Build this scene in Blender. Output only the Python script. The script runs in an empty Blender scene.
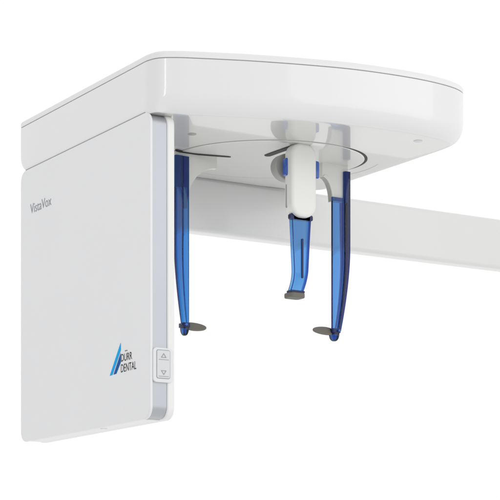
import bpy, bmesh, math
from mathutils import Vector, Matrix
C = bpy.context.scene.collection
PI = math.pi
H = 1.81            # height of the housing's underside (m)

# ------------------------------------------------------------------ materials
def mat(name, col, rough=.4, metal=0, coat=0, coat_r=.05, trans=0, ior=1.5, bump=0, bscale=400, rvar=.04, cvar=.015, emit=None):
    m = bpy.data.materials.new(name); m.use_nodes = True
    n = m.node_tree.nodes; l = m.node_tree.links
    b = n['Principled BSDF']
    b.inputs['Metallic'].default_value = metal
    b.inputs['Coat Weight'].default_value = coat
    b.inputs['Coat Roughness'].default_value = coat_r
    b.inputs['Transmission Weight'].default_value = trans
    b.inputs['IOR'].default_value = ior
    tc = n.new('ShaderNodeTexCoord')
    nz = n.new('ShaderNodeTexNoise'); nz.inputs['Scale'].default_value = 9; nz.inputs['Detail'].default_value = 5
    l.new(tc.outputs['Object'], nz.inputs['Vector'])
    mr = n.new('ShaderNodeMapRange'); mr.inputs['To Min'].default_value = max(0.01, rough-rvar); mr.inputs['To Max'].default_value = rough+rvar
    l.new(nz.outputs['Fac'], mr.inputs['Value']); l.new(mr.outputs['Result'], b.inputs['Roughness'])
    mx = n.new('ShaderNodeMix'); mx.data_type = 'RGBA'
    mx.inputs[6].default_value = (*[c*(1-cvar) for c in col], 1); mx.inputs[7].default_value = (*[min(1, c*(1+cvar)) for c in col], 1)
    l.new(nz.outputs['Fac'], mx.inputs[0]); l.new(mx.outputs[2], b.inputs['Base Color'])
    if bump:
        n2 = n.new('ShaderNodeTexNoise'); n2.inputs['Scale'].default_value = bscale; n2.inputs['Detail'].default_value = 2
        l.new(tc.outputs['Object'], n2.inputs['Vector'])
        bp = n.new('ShaderNodeBump'); bp.inputs['Strength'].default_value = bump; bp.inputs['Distance'].default_value = .0005
        l.new(n2.outputs['Fac'], bp.inputs['Height']); l.new(bp.outputs['Normal'], b.inputs['Normal'])
    return m

def tinted(name, k, rough=.06):      # clear tinted plastic: colour comes from absorption inside (k per metre)
    m = mat(name, (.97, .98, 1), rough, trans=1, ior=1.45, rvar=.02, cvar=0)
    n = m.node_tree.nodes; l = m.node_tree.links
    v = n.new('ShaderNodeVolumeAbsorption'); D = max(600, max(k)+1); v.inputs['Density'].default_value = D
    v.inputs['Color'].default_value = tuple(max(0, 1-q/D) for q in k)+(1,)
    l.new(v.outputs['Volume'], n['Material Output'].inputs['Volume'])
    return m

def brushed(name, col):
    m = mat(name, col, .42, metal=.6)
    n = m.node_tree.nodes; l = m.node_tree.links; b = n['Principled BSDF']
    tc = n.new('ShaderNodeTexCoord'); mp = n.new('ShaderNodeMapping'); mp.inputs['Scale'].default_value = (900, 60, 14)
    nz = n.new('ShaderNodeTexNoise'); nz.inputs['Scale'].default_value = 1; nz.inputs['Detail'].default_value = 3
    l.new(tc.outputs['Object'], mp.inputs['Vector']); l.new(mp.outputs['Vector'], nz.inputs['Vector'])
    bp = n.new('ShaderNodeBump'); bp.inputs['Strength'].default_value = .12; bp.inputs['Distance'].default_value = .0004
    l.new(nz.outputs['Fac'], bp.inputs['Height']); l.new(bp.outputs['Normal'], b.inputs['Normal'])
    return m

M = dict(
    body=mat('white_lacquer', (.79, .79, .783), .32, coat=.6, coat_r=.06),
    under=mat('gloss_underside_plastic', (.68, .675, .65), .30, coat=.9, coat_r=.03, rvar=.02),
    lid=mat('white_lid_plastic', (.81, .81, .81), .4),
    panel=mat('satin_white_panel', (.79, .793, .797), .38, coat=.15, coat_r=.2),
    shell=mat('white_shell_plastic', (.83, .835, .82), .42),
    band=brushed('silver_band', (.47, .485, .515)),
    seam=mat('dark_gap', (.05, .05, .05), .7),
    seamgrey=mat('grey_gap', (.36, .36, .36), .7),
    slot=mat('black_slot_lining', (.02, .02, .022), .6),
    boom=mat('boom_plastic', (.74, .74, .725), .34, coat=.4, coat_r=.12),
    grip=mat('warm_white_grip', (.80, .80, .77), .38, coat=.2, coat_r=.1),
    bracket=mat('warm_white_bracket', (.76, .76, .72), .42),
    knob=mat('grey_knob', (.36, .36, .34), .45),
    pad=mat('taupe_rubber_pad', (.16, .15, .125), .65, bump=.4, bscale=900),
    bluelight=tinted('light_blue_tinted', (520, 245, 76)),
    bluemid=tinted('mid_blue_tinted', (500, 172, 66)),
    blueplate=tinted('deep_blue_tinted', (960, 310, 105)),
    palearm=tinted('pale_blue_tinted', (500, 235, 74)),
    bluedark=tinted('navy_tinted', (460, 215, 84)),
    navy=mat('navy_plastic', (.004, .014, .09), .25, ior=1.4),
    bluebtn=mat('blue_button', (.01, .085, .42), .2, coat=.5),
    keyframe=mat('switch_frame_plastic', (.76, .77, .775), .42),
    keyplate=mat('grey_key_plate', (.68, .69, .70), .4),
    mark=mat('grey_print', (.33, .35, .38), .6),
    black=mat('black_print', (.015, .015, .018), .6),
    cyan=mat('cyan_print', (.0, .38, .80), .6),
    deepblue=mat('deep_blue_print', (.0, .10, .36), .6),
)

# ------------------------------------------------------------------ helpers
def link(name, me, m=None, parent=None, loc=None):
    o = bpy.data.objects.new(name, me); C.objects.link(o)
    if m and me is not None: me.materials.append(m)
    if parent: o.parent = parent
    if loc: o.location = loc
    return o

def from_bm(name, bm, m, parent, smooth=35, bevel=0, segs=3):
    bmesh.ops.remove_doubles(bm, verts=bm.verts, dist=1e-6)
    bmesh.ops.recalc_face_normals(bm, faces=bm.faces)
    me = bpy.data.meshes.new(name); bm.to_mesh(me); bm.free()
    for p in me.polygons: p.use_smooth = True
    me.set_sharp_from_angle(angle=math.radians(smooth))
    o = link(name, me, m, parent)
    if bevel:
        b = o.modifiers.new('bevel', 'BEVEL'); b.width = bevel; b.segments = segs
        b.limit_method = 'ANGLE'; b.angle_limit = math.radians(30); b.harden_normals = True
    return o

def rrect(u0, u1, v0, v1, r, n=8):
    if not isinstance(r, (tuple, list)): r = (r,)*4      # (u1v0, u1v1, u0v1, u0v0)
    pts = []
    for (cu, cv, a0, rr) in ((u1, v0, -90, r[0]), (u1, v1, 0, r[1]), (u0, v1, 90, r[2]), (u0, v0, 180, r[3])):
        su = -1 if cu == u1 else 1; sv = 1 if cv == v0 else -1
        for i in range(n+1):
            a = math.radians(a0 + 90*i/n)
            pts.append((cu+su*rr+rr*math.cos(a), cv+sv*rr+rr*math.sin(a)))
    return pts

AX = {'x': lambda u, v, w: (w, u, v), 'y': lambda u, v, w: (u, w, v), 'z': lambda u, v, w: (u, v, w)}
def prism_bm(pts, axis, w0, w1, bm=None):
    bm = bm or bmesh.new(); f = AX[axis]
    a = [bm.verts.new(f(u, v, w0)) for u, v in pts]; b = [bm.verts.new(f(u, v, w1)) for u, v in pts]
    n = len(pts)
    bm.faces.new(a); bm.faces.new(b[::-1])
    for i in range(n): bm.faces.new((a[i], b[i], b[(i+1) % n], a[(i+1) % n]))
    return bm
def prism(name, pts, axis, w0, w1, m, parent, bevel=0, segs=3):
    return from_bm(name, prism_bm(pts, axis, w0, w1), m, parent, bevel=bevel, segs=segs)

def catmull(P, n=10):
    out = []
    for i in range(len(P)-1):
        p0 = P[max(i-1, 0)]; p1 = P[i]; p2 = P[i+1]; p3 = P[min(i+2, len(P)-1)]
        for k in range(n):
            t = k/n
            out.append(tuple(.5*((2*p1[j])+(-p0[j]+p2[j])*t+(2*p0[j]-5*p1[j]+4*p2[j]-p3[j])*t*t+(-p0[j]+3*p1[j]-3*p2[j]+p3[j])*t**3) for j in range(len(p1))))
    out.append(tuple(P[-1])); return out

def corner(p, a, b, r, n=10):       # rounded corner at p between directions to a and b
    p, a, b = Vector(p), Vector(a), Vector(b)
    da = (a-p).normalized(); db = (b-p).normalized()
    ang = da.angle(db)/2; t = r/math.tan(ang)
    c = p + (da+db).normalized()*(r/math.sin(ang))
    s = p+da*t-c; e = p+db*t-c
    a0 = math.atan2(s.y, s.x); a1 = math.atan2(e.y, e.x)
    d = (a1-a0+PI) % (2*PI)-PI
    return [(c.x+r*math.cos(a0+d*i/n), c.y+r*math.sin(a0+d*i/n)) for i in range(n+1)]

def sweep_rings(rings, name, m, parent, smooth=40, cap=True):
    bm = bmesh.new(); R = [[bm.verts.new(p) for p in r] for r in rings]; n = len(R[0])
    for a, b in zip(R, R[1:]):
        for i in range(n): bm.faces.new((a[i], a[(i+1) % n], b[(i+1) % n], b[i]))
    if cap: bm.faces.new(R[0]); bm.faces.new(R[-1][::-1])
    bmesh.ops.recalc_face_normals(bm, faces=bm.faces)
    me = bpy.data.meshes.new(name); bm.to_mesh(me); bm.free()
    for p in me.polygons: p.use_smooth = True
    me.set_sharp_from_angle(angle=math.radians(smooth))
    return link(name, me, m, parent)

# ------------------------------------------------------------------ root
root = bpy.data.objects.new('dental_imaging_unit', None); C.objects.link(root)
root['label'] = 'white dental x-ray head unit with flat side panel, blue positioning arms and long rear boom'
root['category'] = 'x-ray unit'

# ------------------------------------------------------------------ housing (plan outline, metres)
outline = []
outline += corner((0, .510), (.1, .510), (0, .3), .014)                     # rear left
outline += [(0, y) for y in (.44, .38, .32, .26, .20, .14, .09)]
front = [(0, .032), (.0008, .012), (.0095, -.0105), (.034, -.0285), (.0675, -.0435), (.107, -.0600), (.150, -.0765), (.225, -.1005), (.304, -.1210),
         (.380, -.1310), (.450, -.1330), (.508, -.1255), (.545, -.1100), (.564, -.086), (.570, -.054), (.570, 0)]
outline += catmull(front, 7)
outline += [(.5695, .07), (.568, .14), (.566, .21)]
outline += corner((.563, .348), (.566, .1), (.3, .348), .045)
outline += [(.42, .348), (.33, .348)]
outline += catmull([(.25, .35), (.20, .357), (.16, .375), (.13, .41), (.115, .455), (.105, .510)], 4)[:-1]
outline += [(.10, .510)]
def normals(P):
    n = len(P); out = []
    for i in range(n):
        t = Vector(P[(i+1) % n])-Vector(P[i-1]); out.append(Vector((t.y, -t.x)).normalized())
    return out
NR = normals(outline)
area = sum(outline[i-1][0]*outline[i][1]-outline[i][0]*outline[i-1][1] for i in range(len(outline)))
if area < 0: NR = [-v for v in NR]
def sstep(a, b, x):
    t = min(1, max(0, (x-a)/(b-a))); return t*t*(3-2*t)
WF = [(1-.93*sstep(.35, .97, -v.x))*(1-.93*sstep(.4, .95, v.y)*(1-sstep(.50, .545, p[0]))) for v, p in zip(NR, outline)]
def ring(z, inset, w=None):
    cut = (lambda p: inset*1.5*sstep(.44, .505, p[1])*(1-sstep(.02, .12, p[0]))) if w else (lambda p: 0)
    return [(p[0]-nn.x*inset*(ww), p[1]-nn.y*inset*(ww)-cut(p), z) for p, nn, ww in zip(outline, NR, w or [1]*len(NR))]
SEAM = 1.8955
rings = [ring(H, .036, WF), ring(H, .0275, WF)]
for i in range(1, 11):
    t = (i/10)*PI/2
    rings.append(ring(H+.033*(1-math.cos(t)), .026*(1-math.sin(t)), WF))
rings += [ring(H+.045, 0), ring(H+.07, 0), ring(SEAM-.0012, 0), ring(SEAM-.0004, .0008)]
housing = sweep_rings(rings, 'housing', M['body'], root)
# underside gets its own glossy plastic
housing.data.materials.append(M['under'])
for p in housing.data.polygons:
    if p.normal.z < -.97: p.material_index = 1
sweep_rings([ring(SEAM-.004, .0022), ring(SEAM+.004, .0022)], 'seam', M['seamgrey'], housing)
sweep_rings([ring(SEAM+.0008, .0006), ring(SEAM+.0014, 0), ring(SEAM+.0075, 0), ring(SEAM+.0105, .0022), ring(SEAM+.0125, .006), ring(SEAM+.0133, .014)],
            'lid', M['lid'], root)

# rotating disc on the underside, with the dark gap around it
DC = (.328, .166)
EX = Vector((.853, -.522)); EY = Vector((.522, .853)); EA, EB = .170, .136     # the turntable is slightly oval
def epos(a, dr, z):
    v = Vector(DC)+EX*((EA+dr)*math.cos(a))+EY*((EB+dr)*math.sin(a)); return (v.x, v.y, z)
def oval(dr, z, n=128): return [epos(2*PI*i/n, dr, z) for i in range(n)]
def circ(r, z, n=96, c=DC): return [(c[0]+r*math.cos(2*PI*i/n), c[1]+r*math.sin(2*PI*i/n), z) for i in range(n)]
def oval_band(name, r0, r1, z0, z1, m, parent, a0=0, a1=2*PI, n=128, taper=False):
    bm = bmesh.new(); V = []
    full = abs(a1-a0-2*PI) < 1e-6; k = n if full else n+1
    for i in range(k):
        a = a0+(a1-a0)*i/n; rr = r0+(r1-r0)*(math.sin(PI*i/n)**.7*.95+.05 if taper else 1)
        V.append([bm.verts.new(epos(a, r, z)) for r, z in ((r0, z0), (rr, z0), (rr, z1), (r0, z1))])
    for i in range(n):
        A, B = V[i], V[(i+1) % k]
        for j in range(4): bm.faces.new((A[j], A[(j+1) % 4], B[(j+1) % 4], B[j]))
    if not full: bm.faces.new(V[0]); bm.faces.new(V[-1][::-1])
    return from_bm(name, bm, m, parent)
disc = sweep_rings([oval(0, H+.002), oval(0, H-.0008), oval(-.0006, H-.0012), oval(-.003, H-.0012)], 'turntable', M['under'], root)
oval_band('gap_ring', -.0005, .0019, H-.0003, H+.002, M['seamgrey'], disc)
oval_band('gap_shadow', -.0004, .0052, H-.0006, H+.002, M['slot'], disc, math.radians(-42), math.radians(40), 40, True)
oval_band('contour_line', .0300, .0308, H-.0004, H+.001, M['keyplate'], housing, math.radians(12), math.radians(48), 30)
# two shallow screw caps on the underside
for (x, y) in ((.1251, .0846), (.4768, -.0763)):
    sweep_rings([circ(.0075, H+.001, 32, (x, y)), circ(.0075, H-.0005, 32, (x, y)), circ(.0070, H-.0008, 32, (x, y))], 'screw_cap', M['knob'] if x < .2 else M['keyplate'], housing)

# slots in which the supports travel
def slot(path, w, parent):
    path = catmull(path, 8); L = []; Rr = []
    n = len(path)
    for i, p in enumerate(path):
        t = Vector(path[min(i+1, n-1)])-Vector(path[max(i-1, 0)]); t.normalize(); q = Vector((-t.y, t.x))
        s = w/2*math.sqrt(max(.04, 1-(abs(2*i/(n-1)-1))**14))
        L.append((p[0]+q.x*s, p[1]+q.y*s)); Rr.append((p[0]-q.x*s, p[1]-q.y*s))
    return prism('slot', L+Rr[::-1], 'z', H-.0022, H+.001, M['slot'], parent)
slot([(.152, .188), (.168, .194), (.19, .195), (.215, .190), (.258, .180)], .0068, disc)
slot([(.410, .1475), (.430, .1425), (.4635, .1335)], .007, disc)
slot([(.3075, .142), (.309, .105), (.3115, .07), (.314, .04)], .013, disc)

# ------------------------------------------------------------------ side panel
panel = prism('side_panel', rrect(0, .4975, 1.318, 1.8130, (.020, .020, .019, .020), 10), 'x', 0, .0062, M['panel'], root, bevel=.0022, segs=4)
prism('trim_band', rrect(.0022, .4955, 1.3202, 1.8108, (.019, .019, .018, .019), 10), 'x', .0055, .0318, M['band'], panel)
prism('groove', rrect(.0028, .4945, 1.3205, 1.8103, (.019, .019, .018, .019), 10), 'x', .031, .0328, M['seamgrey'], panel)
prism('back_shell', rrect(.0, .4975, 1.318, 1.8130, (.020, .020, .019, .020), 10), 'x', .0325, .0462, M['shell'], panel, bevel=.003, segs=4)
prism('bottom_strip', [(.028, 1.3183), (.47, 1.3183), (.47, 1.323), (.028, 1.323)], 'x', .0060, .0330, M['shell'], panel)
for a in (.19,):
    prism('foot_clip', rrect(a-.005, a+.005, 1.3168, 1.322, .0012, 3), 'x', .010, .018, M['shell'], panel)

panel.location.x = -.0012
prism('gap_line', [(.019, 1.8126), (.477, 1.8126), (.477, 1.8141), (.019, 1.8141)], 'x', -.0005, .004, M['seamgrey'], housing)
# two-way height switch on the front edge
sw = prism('height_switch', rrect(.0042, .0405, 1.3765, 1.4325, .0065, 8), 'y', -.0022, .004, M['keyframe'], root, bevel=.0012)
prism('switch_gap', rrect(.0098, .0349, 1.3825, 1.4290, .0032, 6), 'y', -.0026, .0, M['mark'], sw)
prism('key_plate', rrect(.0105, .0342, 1.3834, 1.4281, .0026, 6), 'y', -.0034, .0, M['keyplate'], sw, bevel=.0006)
def tri(cx, cz, s, up, y, parent):
    bm = bmesh.new(); d = 1 if up else -1
    o = [(cx-s, cz-d*s*.62), (cx+s, cz-d*s*.62), (cx, cz+d*s*.85)]
    i = [(cx+(p[0]-cx)*.62, (cz-d*.0003)+(p[1]-cz)*.60) for p in o]
    for k in range(3):
        a, b, c_, d_ = o[k], o[(k+1) % 3], i[(k+1) % 3], i[k]
        bm.faces.new([bm.verts.new((p[0], y, p[1])) for p in (a, b, c_, d_)])
    return from_bm('arrow_mark', bm, M['mark'], parent)
tri(.0225, 1.4195, .0052, True, -.0037, sw); tri(.0225, 1.3925, .0052, False, -.0037, sw)
for z in (1.4128, 1.3858):
    prism('divider_line', [(.0135, z), (.0318, z), (.0318, z+.0007), (.0135, z+.0007)], 'y', -.0037, -.0030, M['mark'], sw)

# lettering on the panel
def text(name, body, y0, z0, width, height, m, parent, offset=0.0):
    cu = bpy.data.curves.new(name+'_c', 'FONT'); cu.body = body; cu.size = 1; cu.offset = offset; cu.extrude = 0
    t = bpy.data.objects.new('t', cu); C.objects.link(t)
    bpy.context.view_layer.update()
    me = bpy.data.meshes.new_from_object(t.evaluated_get(bpy.context.evaluated_depsgraph_get()))
    bpy.data.objects.remove(t)
    xs = [v.co.x for v in me.vertices]
    capz = .729 if body != 'ÜÜ' else .729
    x0, x1 = min(xs), max(xs)
    for v in me.vertices:
        u = (v.co.x-x0)/(x1-x0)*width; w = v.co.y/capz*height
        v.co = (-.0004, y0-u, z0+w)
    return link(name, me, m, parent)
text('model_lettering', 'VistaVox', .4547, 1.7295, .088, .0185, M['mark'], panel, -.004)
text('brand_lettering', 'DURR', .0990, 1.4200, .0385, .0130, M['black'], panel, -.002)
text('brand_lettering', 'DENTAL', .0996, 1.4022, .0537, .0140, M['black'], panel, -.004)
for q in ('black', 'cyan', 'deepblue', 'mark'):
    M[q].node_tree.nodes['Principled BSDF'].inputs['Specular IOR Level'].default_value = .15
def flat(name, pts, m, parent, x=-.0004):
    bm = bmesh.new(); bm.faces.new([bm.verts.new((x, p[0], p[1])) for p in pts]); return from_bm(name, bm, m, parent)
for u in (.0848, .0800):
    flat('umlaut_dot', [(u, 1.4352), (u-.0022, 1.4352), (u-.0022, 1.4372), (u, 1.4372)], M['black'], panel)
flat('brand_emblem', [(.1400, 1.4012), (.1300, 1.4016), (.1000, 1.4395), (.1004, 1.4520)], M['cyan'], panel)
flat('brand_emblem', [(.1262, 1.4016), (.1160, 1.4020), (.1004, 1.4190), (.1004, 1.4350)], M['deepblue'], panel)

# ------------------------------------------------------------------ boom behind
bprof = []
for (cy, cz, a0, r) in ((.360, 1.8045, 180, .009), (.391, 1.800, 90, .010), (.391, 1.724, 0, .010), (.359, 1.7195, -90, .008)):
    seq = [a0-90*i/6 for i in range(7)]
    for a in seq:
        a = math.radians(a); bprof.append((cy+r*math.cos(a), cz+r*math.sin(a)))
boom = prism('boom', bprof, 'x', .06, 1.75, M['boom'], root)
prism('boom_mount', rrect(.12, .50, 1.78, 1.860, .01), 'y', .362, .43, M['boom'], root)

# ------------------------------------------------------------------ ear supports
def quarter(cx, cz, rx, rz, a0, a1, n=12):
    return [(cx+rx*math.cos(math.radians(a0+(a1-a0)*i/n)), cz+rz*math.sin(math.radians(a0+(a1-a0)*i/n))) for i in range(n+1)]

def ear_support(sgn, xo_in, y0, top_wall, top_plate, zbot, wallmat, platemat, label, w_plate, w_wall, brk, sleeve=False):
    # sgn +1: inner side looks to +x. xo_in = inner edge x. everything in metres.
    inner = xo_in
    outer = inner - sgn*(w_plate+w_wall)
    e = bpy.data.objects.new('ear_support', None); C.objects.link(e); e.parent = root; e['label'] = label
    # white bracket with concave gusset hanging from the slot
    xe = brk[0]; drop = brk[1]; zb = brk[2]; x_in = inner
    prof = [(outer+sgn*.002, H-.0005), (xe, H-.0005), (xe, H-drop)]
    prof += [(xe-(xe-x_in+sgn*.003)*math.sin(math.radians(q)), zb+(H-drop-zb)*math.cos(math.radians(q))) for q in range(6, 91, 6)]
    prof += [(x_in-sgn*.003, top_plate-.006), (outer+sgn*.004, top_plate-.006)]
    br = prism('bracket', prof, 'y', y0-.0030, y0+(.007 if sgn > 0 else .009), M['bracket'], e, bevel=.0014)
    if sgn < 0:
      rim = [(xe, H-drop)]+[(xe-(xe-x_in+sgn*.003)*math.sin(math.radians(q)), zb+(H-drop-zb)*math.cos(math.radians(q))) for q in range(6, 91, 6)]
      rim2 = [(p[0]-sgn*.0045, p[1]+.0035) for p in rim]
      prism('bracket_rim', rim+rim2[::-1], 'y', y0-.0048, y0+.0105, M['bracket'], e, bevel=.0012)
    # tapering translucent arm: outer wall + front plate; the outer side sweeps inwards to the tip
    def outx(z):
        t = max(0, min(1, (1.66-z)/(1.66-zbot)))
        return outer + sgn*((.0155 if sgn > 0 else .0235)*t**1.7)
    def wallw(z):
        t = max(0, min(1, (1.66-z)/(1.66-zbot))); return w_wall*(1-.42*t)
    N = 26
    # wall
    bm = bmesh.new(); R = []
    for i in range(N+1):
        z = top_wall+(zbot+.0125-top_wall)*i/N; xo = outx(z); ww = wallw(z); dep = (.013 if sleeve else .024)*(1-.35*(i/N)**2)
        pts = rrect(min(xo, xo+sgn*ww), max(xo, xo+sgn*ww), y0-.010, y0-.010+dep, min(.0028, ww*.4), 4)
        R.append([bm.verts.new((p[0], p[1], z)) for p in pts])
    for a, b in zip(R, R[1:]):
        k = len(a)
        for i in range(k): bm.faces.new((a[i], a[(i+1) % k], b[(i+1) % k], b[i]))
    bm.faces.new(R[0]); bm.faces.new(R[-1][::-1])
    arm = from_bm('arm_blade', bm, wallmat, e)
    bm = bmesh.new(); R = []
    for i in range(N+1):
        z = (top_wall if sleeve else top_plate)+(zbot+.0125-(top_wall if sleeve else top_plate))*i/N; xo = outx(z)+sgn*(wallw(z)+.0001); t = max(0, min(1, (1.66-z)/(1.66-zbot)))
        xi = inner
        pts = rrect(min(xo, xi), max(xo, xi), y0-.0085, y0-.0035, .0012, 3)
        R.append([bm.verts.new((p[0], p[1], z)) for p in pts])
    for a, b in zip(R, R[1:]):
        k = len(a)
        for i in range(k): bm.faces.new((a[i], a[(i+1) % k], b[(i+1) % k], b[i]))
    bm.faces.new(R[0]); bm.faces.new(R[-1][::-1])
    from_bm('front_plate', bm, platemat, e)
    # rounded tip cup
    xc = (outx(zbot)+inner)/2; hw = abs(outx(zbot)-inner)/2+.0004
    bm = bmesh.new(); R = []
    for q in range(9):
        t = q/8*PI/2; sc_ = max(.12, math.cos(t)**.75); z = zbot+.0092-.0145*math.sin(t)
        pts = rrect(xc-hw*.88*sc_, xc+hw*.88*sc_, y0-.003-.008*sc_, y0-.003+.010*sc_, .0035*sc_, 4)
        R.append([bm.verts.new((p[0], p[1], z)) for p in pts])
    for a, b in zip(R, R[1:]):
        k = len(a)
        for i in range(k): bm.faces.new((a[i], a[(i+1) % k], b[(i+1) % k], b[i]))
    bm.faces.new(R[0]); bm.faces.new(R[-1][::-1])
    from_bm('tip', bm, M['bluemid'], e)
    prism('clamp_band', rrect(xc-hw-.0006, xc+hw+.0006, y0-.0116, y0+.0085, .003, 5), 'z', zbot+.0092, zbot+.0168, M['navy'], e, bevel=.0008)
    bm = bmesh.new()
    bmesh.ops.create_cone(bm, cap_ends=True, segments=24, radius1=.0022, radius2=.0022, depth=.006,
                          matrix=Matrix.Translation((xc-sgn*.003, y0-.0125, zbot+.013)) @ Matrix.Rotation(PI/2, 4, 'X'))
    from_bm('pin', bm, M['bluebtn'], e, bevel=.0006)
    # rubber ear pad: leaf-shaped tongue pointing inwards
    L = .042; hh = .0084; pts = []
    for i in range(33):
        t = i/32; pts.append((t, hh*math.sqrt(max(0, 1-((t-.33)/.67)**2)) if t > .33 else hh*(.72+.28*math.sin(t/.33*PI/2))))
    poly = [(x_in-sgn*.004+sgn*L*t, w) for t, w in pts]+[(x_in-sgn*.004+sgn*L*t, -w) for t, w in pts[::-1]]
    bm = prism_bm(poly, 'y', -.0018, .0018)
    bmesh.ops.rotate(bm, verts=bm.verts, matrix=Matrix.Rotation(math.radians(-28), 3, 'X'))
    bmesh.ops.translate(bm, verts=bm.verts, vec=(0, y0-.002, zbot+.012))
    from_bm('ear_pad', bm, M['pad'], e, bevel=.0012)
    return e

ear_support(1, .1808, .200, 1.8015, 1.754, 1.4945, M['bluemid'], M['blueplate'], 'blue translucent arm nearest the side panel, ending in a grey ear pad',
            .0120, .0155, (.240, .021, 1.712), True)
ear_support(-1, .4365, .133, 1.7975, 1.749, 1.4970, M['bluedark'], M['palearm'], 'light blue arm with navy outer edge, ending in a grey ear pad pointing left',
            .0262, .0130, (.4185, .026, 1.742))

# ------------------------------------------------------------------ nose support
ns = bpy.data.objects.new('nose_support', None); C.objects.link(ns); ns.parent = root
ns['label'] = 'front white grip with short light blue blade and grey foot'
gx0, gx1 = .2945, .3460
prof = rrect(gx0, gx1, 1.6835, H+.0005, (.023, .020, .020, .023), 10)
grip = prism('grip', prof, 'y', .037, .064, M['grip'], ns, bevel=.0062, segs=2)
# blade
BT, BB = 1.692, 1.561
def blade_w(z):
    t = (BT-z)/(BT-BB); return (.3010+.0060*min(1, t*1.15), .3420-.0080*t**.8)
def blade_y(z):
    t = max(0, (1.598-z)/(1.598-BB)); return .0485+.013*t*t
bm = bmesh.new(); R = []; N = 30
for i in range(N+1):
    z = BT+(BB-BT)*i/N; a, b = blade_w(z); y = blade_y(z)
    pts = [(a, y+.009), (a, y), (a+.0035, y-.0015), (b-.0035, y-.0015), (b, y), (b, y+.009), (b-.003, y+.009), (b-.0035, y+.003), (a+.0035, y+.003), (a+.003, y+.009)]
    R.append([bm.verts.new((p[0], p[1], z)) for p in pts])
for a, b in zip(R, R[1:]):
    k = len(a)
    for i in range(k): bm.faces.new((a[i], a[(i+1) % k], b[(i+1) % k], b[i]))
bm.faces.new(R[0]); bm.faces.new(R[-1][::-1])
blade = from_bm('blade', bm, M['bluelight'], ns, smooth=25, bevel=.0006)
prism('blade_slit', rrect(.3190, .3222, 1.5800, 1.648, .0014, 5), 'y', .0440, .0465, M['navy'], ns)
prism('blade_collar', rrect(.2985, .3435, 1.6805, 1.6900, .003, 4), 'y', .0470, .0560, M['navy'], ns)
prism('blade_foot', rrect(.3065, .3350, 1.5575, 1.5615, .001, 4), 'y', .0590, .0735, M['navy'], ns, bevel=.0008)
bm = prism_bm(rrect(.3055, .3365, .0570, .0840, .007, 5), 'z', 1.5490, 1.5578)
from_bm('nose_pad', bm, M['pad'], ns, bevel=.002)
# blue release buttons at both sides
for (x0, x1, yb) in ((gx0-.0038, gx0+.003, .051), (gx1-.003, gx1+.0095, .044)):
    prism('release_button', rrect(x0, x1, 1.755, 1.785, .0032, 6), 'y', yb, yb+.012, M['bluebtn'], ns, bevel=.0022)
prism('side_slit', rrect(.054, .0565, 1.700, 1.740, .001, 3), 'x', gx0-.0006, gx0+.003, M['mark'], ns)
# grey wheel behind the grip
kp = [(.3095+.0275*math.cos(2*PI*i/48), 1.7745+.0235*math.sin(2*PI*i/48)) for i in range(48)]
prism('adjusting_wheel', kp, 'y', .070, .088, M['knob'], ns, bevel=.002)

# ------------------------------------------------------------------ camera
cam = bpy.data.cameras.new('camera'); co = bpy.data.objects.new('camera', cam); C.objects.link(co)
co.location = (-1.4295, -2.6425, 1.0); co.rotation_euler = (PI/2, 0, -math.atan2(.522, .853))
cam.sensor_width = 36; cam.lens = 36*1867/500; cam.shift_y = .732; cam.clip_end = 100; cam.clip_start = .05
bpy.context.scene.camera = co

# ------------------------------------------------------------------ studio light: a white tent (brighter ahead, dimmer behind and below) and two added, unseen area lamps
w = bpy.data.worlds.new('World'); bpy.context.scene.world = w; w.use_nodes = True
n = w.node_tree.nodes; l = w.node_tree.links; bg = n['Background']
tc = n.new('ShaderNodeTexCoord')
dt = n.new('ShaderNodeVectorMath'); dt.operation = 'DOT_PRODUCT'; dt.inputs[1].default_value = (.522, .853, .0)
l.new(tc.outputs['Generated'], dt.inputs[0])
rp = n.new('ShaderNodeValToRGB'); rp.color_ramp.interpolation = 'EASE'
mr = n.new('ShaderNodeMapRange'); mr.inputs['From Min'].default_value = -1; mr.inputs['From Max'].default_value = 1
l.new(dt.outputs['Value'], mr.inputs['Value']); l.new(mr.outputs['Result'], rp.inputs['Fac'])
e = rp.color_ramp.elements
e[0].position = 0; e[0].color = (.74, .74, .75, 1)
e[1].position = .86; e[1].color = (1, 1, 1, 1)
x = e.new(.5); x.color = (.86, .86, .865, 1)
l.new(rp.outputs['Color'], bg.inputs['Color']); bg.inputs['Strength'].default_value = 1.02

def area(name, loc, target, size, power, col=(1, 1, 1), sy=None):
    d = bpy.data.lights.new(name, 'AREA'); d.energy = power; d.color = col; d.size = size
    if sy: d.shape = 'RECTANGLE'; d.size_y = sy
    o = bpy.data.objects.new(name, d); C.objects.link(o); o.location = loc
    o.rotation_euler = (Vector(target)-Vector(loc)).to_track_quat('-Z', 'Y').to_euler()
    return o
area('front_fill', (1.6, -3.2, 2.6), (.3, 0, 1.8), 3.2, 34)  # added lamp out of view, brightens the housing front
area('corner_highlight_strip', (-2.4, -2.3, 2.55), (.0, 0, 1.86), .22, 7, sy=1.3)  # added narrow lamp out of view, gives the near corner its bright streak

sc = bpy.context.scene
sc.render.engine = 'CYCLES'
sc.view_settings.view_transform = 'Standard'; sc.view_settings.look = 'None'
sc.cycles.max_bounces = 12; sc.cycles.transmission_bounces = 8
sc.render.resolution_x = 1024; sc.render.resolution_y = 1024
